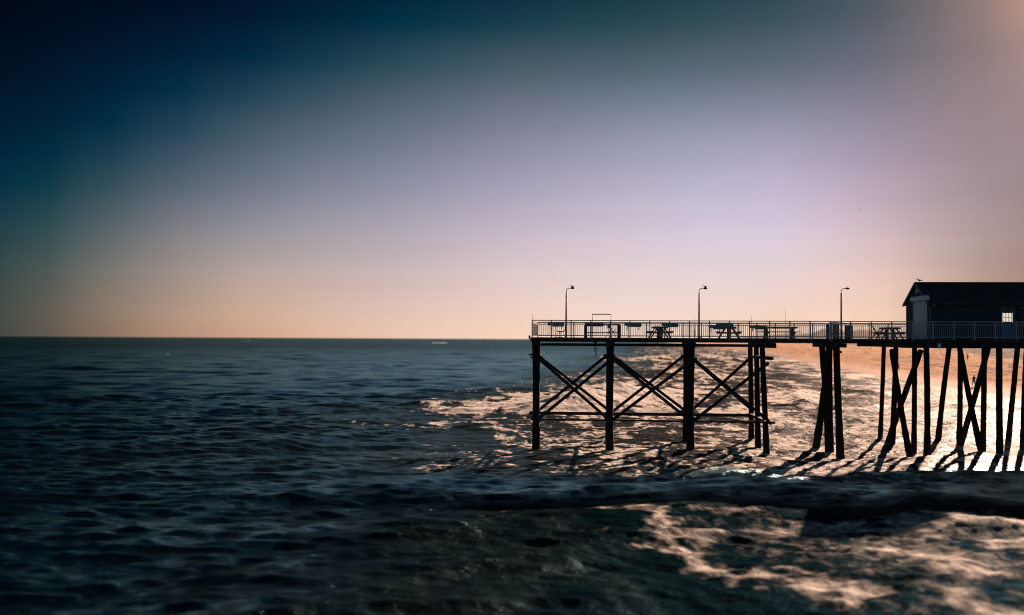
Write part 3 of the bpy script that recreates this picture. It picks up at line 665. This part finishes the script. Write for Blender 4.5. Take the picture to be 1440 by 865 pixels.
# litter bin
p = at_v(1193.5, 470, 1.2); t = tag(empty('litter_bin', W(p.x, 1.2, DZ)), 'dark slatted litter bin beside the third lamp post', 'litter bin')
MB().tube([(0, 0, .03), (0, 0, .82)], .2, 14).build('liner', 'dark', t)
s_ = MB()
for k in range(18):
    a = 2 * math.pi * k / 18; s_.bar((.235 * math.cos(a), .235 * math.sin(a), .0), (.235 * math.cos(a), .235 * math.sin(a), .84), .05, .02, (math.cos(a), math.sin(a), 0))
s_.build('slats', 'table', t)
ring = [(.24 * math.cos(2 * math.pi * k / 20), .24 * math.sin(2 * math.pi * k / 20), .85) for k in range(21)]
MB().tube(ring, .02, 6).build('rim', 'dark', t)
# fishing rods
for px, pyt, v, lean, lab in ((748.8, 440.5, 0, .02, 'fishing rod standing at the seaward corner of the pier'), (976, 445, -.3, -.04, 'short fishing rod leaning left beside the middle lamp post'),
                        (1057, 444.5, -.3, .0, 'thin fishing rod standing between two picnic tables'), (1105, 435.5, -.3, 0, 'tallest fishing rod, rising over the long picnic table')):
    p = at_v(px, pyt, v); h = p.z - DZ
    t = tag(empty('fishing_rod', W(p.x, v, DZ)), lab, 'fishing rod', 'fishing rods standing along the near railing')
    MB().tube([(-lean, 0, 0), (-lean * .6, 0, .5)], .025, 6).build('handle', 'dark', t)
    MB().tube([(-lean * .6, 0, .5), (0, 0, h)], [.016, .008], 6).build('blank', 'steel', t); MB().ball((-lean * .6, -.05, .42), (.04, .05, .05), 8, 5).build('reel', 'dark', t)

# ------------------------------------------------------------------ people on the sand
def zbeach(x, y):
    s = np.array([x - float(shore(np.array([y]))[0])]); return float(beach_z(s, np.array([x]), np.array([y]))[0])
def ground_on_beach(px, py):
    z = 2.0
    for _ in range(30):
        p = ground(px, py, z); z = .5 * z + .5 * zbeach(p.x, p.y)
    return ground(px, py, z)
def person(px, py, label, stride=.25, bend=0.0, mt='cloth', H=1.75, rz=0.0):
    k = H / 1.75
    V = [(0, 0, .93), (0, bend * .3, 1.12), (0, bend * .7, 1.32), (0, bend, 1.45), (0, bend * 1.15, 1.53), (0, bend * 1.3 - .01, 1.64), (0, bend * 1.35 - .01, 1.73)]
    E = [(0, 1), (1, 2), (2, 3), (3, 4), (4, 5), (5, 6)]; Rr = [(.15, .11), (.135, .10), (.165, .11), (.10, .08), .052, (.078, .095), (.06, .07)]
    for s in (-1, 1):
        o = len(V); st = stride * s
        V += [(s * .19, bend, 1.40), (s * .25, bend - st * .3, 1.14), (s * .25, bend - st * .7 - .06, .90), (s * .25, bend - st * .8 - .08, .82)]
        E += [(3, o), (o, o + 1), (o + 1, o + 2), (o + 2, o + 3)]; Rr += [.06, .045, .032, (.035, .02)]
        o2 = len(V)
        V += [(s * .10, 0, .86), (s * .11, st * .5 - .03, .49), (s * .11, st, .09), (s * .115, st - .13, .035)]
        E += [(0, o2), (o2, o2 + 1), (o2 + 1, o2 + 2), (o2 + 2, o2 + 3)]; Rr += [.09, .062, .042, (.045, .03)]
    b = skinned('person', V, E, Rr, mt, None, 1)
    # fingers, thumb, nose and ears joined into the one body mesh
    import bmesh
    ex = MB()
    for s in (-1, 1):
        hb = Vector(V[10 if s < 0 else 18]) if False else Vector((s * .25, bend - stride * s * .8 - .08, .80))
        for q in range(4): ex.tube([hb + Vector((s * .0, -.03 + q * .02, .02)), hb + Vector((0, -.033 + q * .022, -.05)), hb + Vector((-s * .02, -.033 + q * .022, -.085 + .006 * abs(q - 1)))], [.010, .009, .007], 6)
        ex.tube([hb + Vector((0, -.03, .03)), hb + Vector((-s * .01, -.065, -.02))], [.011, .008], 6)
        ex.ball((s * .082, bend * 1.3, 1.64), (.014, .02, .032), 6, 5)
    ex.ball((0, bend * 1.3 - .11, 1.635), (.014, .022, .022), 6, 5)
    me2 = bpy.data.meshes.new('x'); me2.from_pydata(ex.v, [], ex.f)
    bm = bmesh.new(); bm.from_mesh(b.data); bm.from_mesh(me2); bm.to_mesh(b.data); bm.free(); bpy.data.meshes.remove(me2)
    hair = MB().ball((0, bend * 1.3 + .015, 1.70), (.085, .10, .075), 10, 7).build('hair', 'dark', b)
    tr = MB()
    for s in (-1, 1):
        st = stride * s; tr.tube([(s * .095, 0, .93), (s * .11, st * .5 - .03, .49), (s * .11, st * .95, .14)], [.125, .082, .065], 10)
    tr.build('trousers', 'jeans', b)
    p = ground_on_beach(px, py); b.location = p; b.scale = (k, k, k); b.rotation_euler = (0, 0, rz)
    tag(b, label, 'person', 'people on the beach'); return b
person(1369.5, 543.5, 'person in a dark top walking near the waterline, seen between crossed piles', .22, .05, rz=R(-60))
person(1263.5, 520.5, 'person in dark clothes standing on the sand right behind a vertical pile', .12, 0, rz=R(100))
person(1223.5, 492, 'distant person stooping on open sand left of the building piles', .35, -.3, rz=R(80), H=1.7)
person(1360.5, 507, 'tiny distant person on the upper sand near the dark dunes', .1, 0, rz=R(10))

# ------------------------------------------------------------------ boats
def boat(px, py, s, label, rz):
    p = ground(px, py); t = tag(empty('motor_boat', (p.x, p.y, .1), rz), label, 'boat', 'small motor boats near the horizon')
    secs = [(-2.8, .95, .9), (-1, 1.1, .9), (1, 1.0, 1.0), (2.4, .5, 1.15), (3.1, .05, 1.3)]
    vs = []; fs = []
    for x, w, h in secs: vs += [(x, -w, h), (x, -w * .6, 0), (x, w * .6, 0), (x, w, h)]
    for i in range(4):
        for j in range(3): fs.append((i * 4 + j, i * 4 + j + 1, i * 4 + j + 5, i * 4 + j + 4))
        fs.append((i * 4 + 3, i * 4, i * 4 + 4, i * 4 + 7))
    fs += [(3, 2, 1, 0), (16, 17, 18, 19)]
    MB().add(vs, fs).build('hull', 'hull', t)
    cb = MB().add([(-.8, -.7, .9), (1.1, -.7, .95), (1.1, .7, .95), (-.8, .7, .9), (-.6, -.6, 1.9), (.5, -.6, 1.9), (.5, .6, 1.9), (-.6, .6, 1.9)], [(0, 1, 5, 4), (1, 2, 6, 5), (2, 3, 7, 6), (3, 0, 4, 7), (4, 5, 6, 7)]).build('cabin', 'hull', t)
    MB().box(-.4, .4, -.68, -.64, 1.35, 1.7).build('cabin_window', 'glassd', cb); MB().box(-3.1, -2.8, -.2, .2, .1, 1.2).build('outboard_motor', 'dark', t); MB().tube([(0, 0, 1.9), (0, 0, 3.0)], .03, 5).build('mast', 'dark', t)
    t.scale = (s, s, s * 1.2)
boat(349.5, 480.2, .95, 'white motor boat closest to the horizon, at the far left', R(0))
boat(605, 482.6, .85, 'white motor boat drawing a long wake near the pier side of the sea', R(180))
def wake(pts, wd, label):
    P_ = [ground(*q) for q in pts]; vs = []; n = len(P_)
    for i, p in enumerate(P_):
        w = wd * (.6 - .45 * i / n) * random.uniform(.7, 1.2); vs += [(p.x, p.y - w, .25), (p.x, p.y - w * .4, .75), (p.x, p.y + w * .4, .75), (p.x, p.y + w, .25)]
    fs = [(i * 4 + j, i * 4 + 4 + j, i * 4 + 5 + j, i * 4 + 1 + j) for i in range(n - 1) for j in range(3)]
    o = MB().add(vs, fs, True).build('boat_wake', 'foam'); tag(o, label, 'wake', kind='stuff')
wake([(608, 482.9), (612, 482.8), (617, 482.8), (622, 482.7), (628, 482.5)], 2.5, 'pale foam trail behind the boat nearer the pier')
wake([(346.5, 480.4), (343, 480.4), (338, 480.3)], 5, 'short pale foam trail behind the leftmost boat')

# ------------------------------------------------------------------ sky and sun
EXPO = 1.3; K = 1 / 2 ** EXPO
SUN_AZ = R(29); SUN_EL = R(18.3)
sd = Vector((math.sin(SUN_AZ) * math.cos(SUN_EL), math.cos(SUN_AZ) * math.cos(SUN_EL), math.sin(SUN_EL)))
XK = [-420, 0, 180, 360, 720, 1080, 1268, 1432, 1800]
YK = [-900, -420, -150, 8, 64, 124, 244, 356, 428, 466, 480]
T = [
 [(0,3,9),(0,3,9),(0,3,9),(0,4,11),(0,6,14),(0,12,22),(10,20,30),(30,34,42),(44,46,52)],
 [(0,3,9),(0,3,9),(0,3,9),(0,4,12),(0,8,20),(14,30,44),(84,80,86),(150,120,110),(130,106,100)],
 [(0,3,9),(0,3,10),(0,5,14),(0,7,20),(0,20,40),(24,52,68),(100,94,98),(200,158,138),(165,135,122)],
 [(0,6,18),(0,7,22),(0,13,33),(0,21,44),(2,48,68),(46,75,87),(96,97,105),(166,135,125),(150,122,116)],
 [(0,10,26),(0,12,30),(0,24,44),(0,36,58),(46,76,88),(78,93,106),(112,110,118),(158,132,130),(145,120,118)],
 [(0,18,34),(0,20,40),(8,40,60),(26,62,82),(93,105,121),(113,122,139),(136,126,136),(156,132,134),(140,120,120)],
 [(0,34,50),(0,44,65),(52,77,92),(101,112,131),(157,154,178),(187,178,204),(174,156,171),(157,137,142),(130,112,114)],
 [(18,50,58),(44,68,72),(120,119,118),(168,158,158),(210,193,200),(222,207,217),(205,182,184),(171,143,137),(130,112,110)],
 [(34,56,58),(64,75,72),(150,131,117),(205,173,153),(236,207,196),(240,212,200),(236,198,178),(172,138,122),(120,100,96)],
 [(34,54,56),(62,72,68),(152,122,103),(205,165,138),(245,208,182),(246,212,184),(238,198,170),(172,136,118),(120,100,94)],
 [(40,56,56),(78,78,72),(165,136,118),(214,172,144),(248,214,190),(248,214,188),(240,200,172),(172,136,118),(120,100,94)]]
T = np.array(T, float)
skip = {(180, 64), (180, 124), (1268, 64), (1268, 124), (1268, 356), (0, 64), (0, 480), (180, 480), (360, 480), (720, 480), (1080, 480), (1268, 480), (1432, 480)}
SP = [(XK[i], YK[j], T[j][i]) for j in range(len(YK)) for i in range(len(XK)) if (XK[i], YK[j]) not in skip]
for q in ((92,64,0,17,38),(92,244,9,57,72),(92,364,80,92,90),(92,404,100,98,90),(188,188,14,56,76),(548,44,2,52,70),(548,244,132,137,158),(1348,12,132,116,118),(1440,4,184,146,134),(1356,124,144,127,132),
          (1356,252,164,145,153),(1356,372,186,162,154),(908,184,142,146,168),(364,188,72,93,107),(900,36,41,72,82),(544,128,70,90,105),(1000,288,200,192,214),(0,475,62,68,64),(360,475,212,168,142),(720,475,248,214,190),(1080,475,248,214,188),(1268,475,242,202,174),(1432,475,172,136,118)):
    SP.append((q[0], q[1], np.array(q[2:], float)))
SX = np.array([(q[0] / 400, q[1] / 400) for q in SP]); SV = np.array([q[2] for q in SP], float)
z0 = SV[:, 0] <= .5; SV[z0, 0] = (SV[z0, 1] - 47) * 1.7
def phi(d): return np.where(d > 1e-9, d * d * np.log(np.maximum(d, 1e-9)), 0)
n_ = len(SX); Kt = phi(np.hypot(SX[:, None, 0] - SX[None, :, 0], SX[:, None, 1] - SX[None, :, 1])) + np.eye(n_) * .002
Pm = np.hstack([np.ones((n_, 1)), SX]); A_ = np.block([[Kt, Pm], [Pm.T, np.zeros((3, 3))]]); CW = np.linalg.solve(A_, np.vstack([SV, np.zeros((3, 3))]))
def tps(px, py):
    q = np.array([px / 400, py / 400]); k = phi(np.hypot(SX[:, 0] - q[0], SX[:, 1] - q[1]))
    return np.clip(np.concatenate([k, [1], q]) @ CW, 0, 250)
def sky_srgb(az, el):
    d = Vector((math.sin(az) * math.cos(el), math.cos(az) * math.cos(el), math.sin(el)))
    back = np.array([66, 110, 136.]) * (1 - .45 * min(1, max(0, el / R(70))))
    a = abs(az)
    if a > R(100): return back
    dz = max(d.dot(f0), .12); px = 720 + F * d.dot(CR) / dz; py = 432.5 - F * d.dot(CU) / dz
    py = min(py, 480)
    c = tps(min(max(px, -420), 1800), max(py, -900))
    w = min(1, max(0, (a - R(55)) / R(45))); w = w * w * (3 - 2 * w)
    return c * (1 - w) + back * w
def lin(c): c = max(0, c) / 255; return c / 12.92 if c <= .04045 else ((c + .055) / 1.055) ** 2.4
world = bpy.data.worlds.new('World'); sc.world = world; world.use_nodes = True
N = world.node_tree.nodes; L = world.node_tree.links; bg = N['Background']
tc = N.new('ShaderNodeTexCoord'); sp = N.new('ShaderNodeSeparateXYZ'); L.new(tc.outputs['Generated'], sp.inputs[0])
def mth(op, a, b=None, clamp=False):
    n = N.new('ShaderNodeMath'); n.operation = op; n.use_clamp = clamp
    for k, v in enumerate((a, b)):
        if v is None: continue
        if isinstance(v, (int, float)): n.inputs[k].default_value = v
        else: L.new(v, n.inputs[k])
    return n.outputs[0]
azn = mth('ARCTAN2', sp.outputs[0], sp.outputs[1]); eln = mth('ARCSINE', sp.outputs[2])
E0, E1 = R(-1.0), R(60)
ef = mth('POWER', mth('DIVIDE', mth('SUBTRACT', eln, E0), E1 - E0, True), .5)   # denser towards the horizon
azs = [-180, -100, -80, -62, -50, -42, -36, -31, -28, -25, -22, -18.5, -15, -11, -7, -3.5, 0, 3.5, 7, 11, 15, 18, 20.5, 23, 25.5, 28, 31, 36, 44, 56, 78, 100, 180]
prev = None
for i, a in enumerate(azs):
    cr = N.new('ShaderNodeValToRGB'); el_ = cr.color_ramp.elements
    cr.color_ramp.interpolation = 'LINEAR'
    st = np.linspace(0, 1, 30)
    while len(el_) < 30: el_.new(.5)
    for k, s in enumerate(st):
        c = sky_srgb(R(a), max(R(0.02), E0 + (E1 - E0) * s * s)); el_[k].position = s; el_[k].color = (*[lin(x) * K for x in c], 1)
    L.new(ef, cr.inputs[0])
    if prev is None: prev = cr.outputs[0]; continue
    mx = N.new('ShaderNodeMix'); mx.data_type = 'RGBA'
    L.new(mth('DIVIDE', mth('SUBTRACT', azn, R(azs[i - 1])), R(a - azs[i - 1]), True), mx.inputs[0]); L.new(prev, mx.inputs[6]); L.new(cr.outputs[0], mx.inputs[7]); prev = mx.outputs[2]
nish = N.new('ShaderNodeTexSky'); nish.sky_type = 'NISHITA'; nish.sun_disc = False; nish.sun_elevation = SUN_EL; nish.sun_rotation = SUN_AZ
bg.inputs['Strength'].default_value = 1.0
mpv = N.new('ShaderNodeMapping'); mpv.inputs['Scale'].default_value = (1.2, 1.2, 26); L.new(tc.outputs['Generated'], mpv.inputs['Vector'])
hz = N.new('ShaderNodeTexNoise'); hz.inputs['Scale'].default_value = 1.6; hz.inputs['Detail'].default_value = 5; L.new(mpv.outputs[0], hz.inputs['Vector'])
vm = N.new('ShaderNodeVectorMath'); vm.operation = 'SCALE'; L.new(prev, vm.inputs[0]); L.new(mth('ADD', mth('MULTIPLY', hz.outputs['Fac'], .12), .94), vm.inputs['Scale'])
L.new(vm.outputs[0], bg.inputs['Color'])
bg2 = N.new('ShaderNodeBackground'); L.new(nish.outputs[0], bg2.inputs['Color']); bg2.inputs['Strength'].default_value = .00006
ad = N.new('ShaderNodeAddShader'); L.new(bg.outputs[0], ad.inputs[0]); L.new(bg2.outputs[0], ad.inputs[1]); L.new(ad.outputs[0], N['World Output'].inputs[0])
world.cycles.sampling_method = 'MANUAL'; world.cycles.sample_map_resolution = 1024
sun = bpy.data.lights.new('sun', 'SUN'); sun.energy = 5.0; sun.angle = R(.55); sun.color = (1, .64, .45)
so = bpy.data.objects.new('sun', sun); COL.objects.link(so); so.rotation_euler = (-sd).to_track_quat('-Z', 'Y').to_euler()
sc.view_settings.view_transform = 'Standard'; sc.view_settings.look = 'None'; sc.view_settings.exposure = EXPO; sc.view_settings.gamma = 1
sc.cycles.filter_width = 1.1; sc.cycles.max_bounces = 5; sc.cycles.glossy_bounces = 3; sc.cycles.sample_clamp_indirect = 4; sc.cycles.caustics_reflective = False
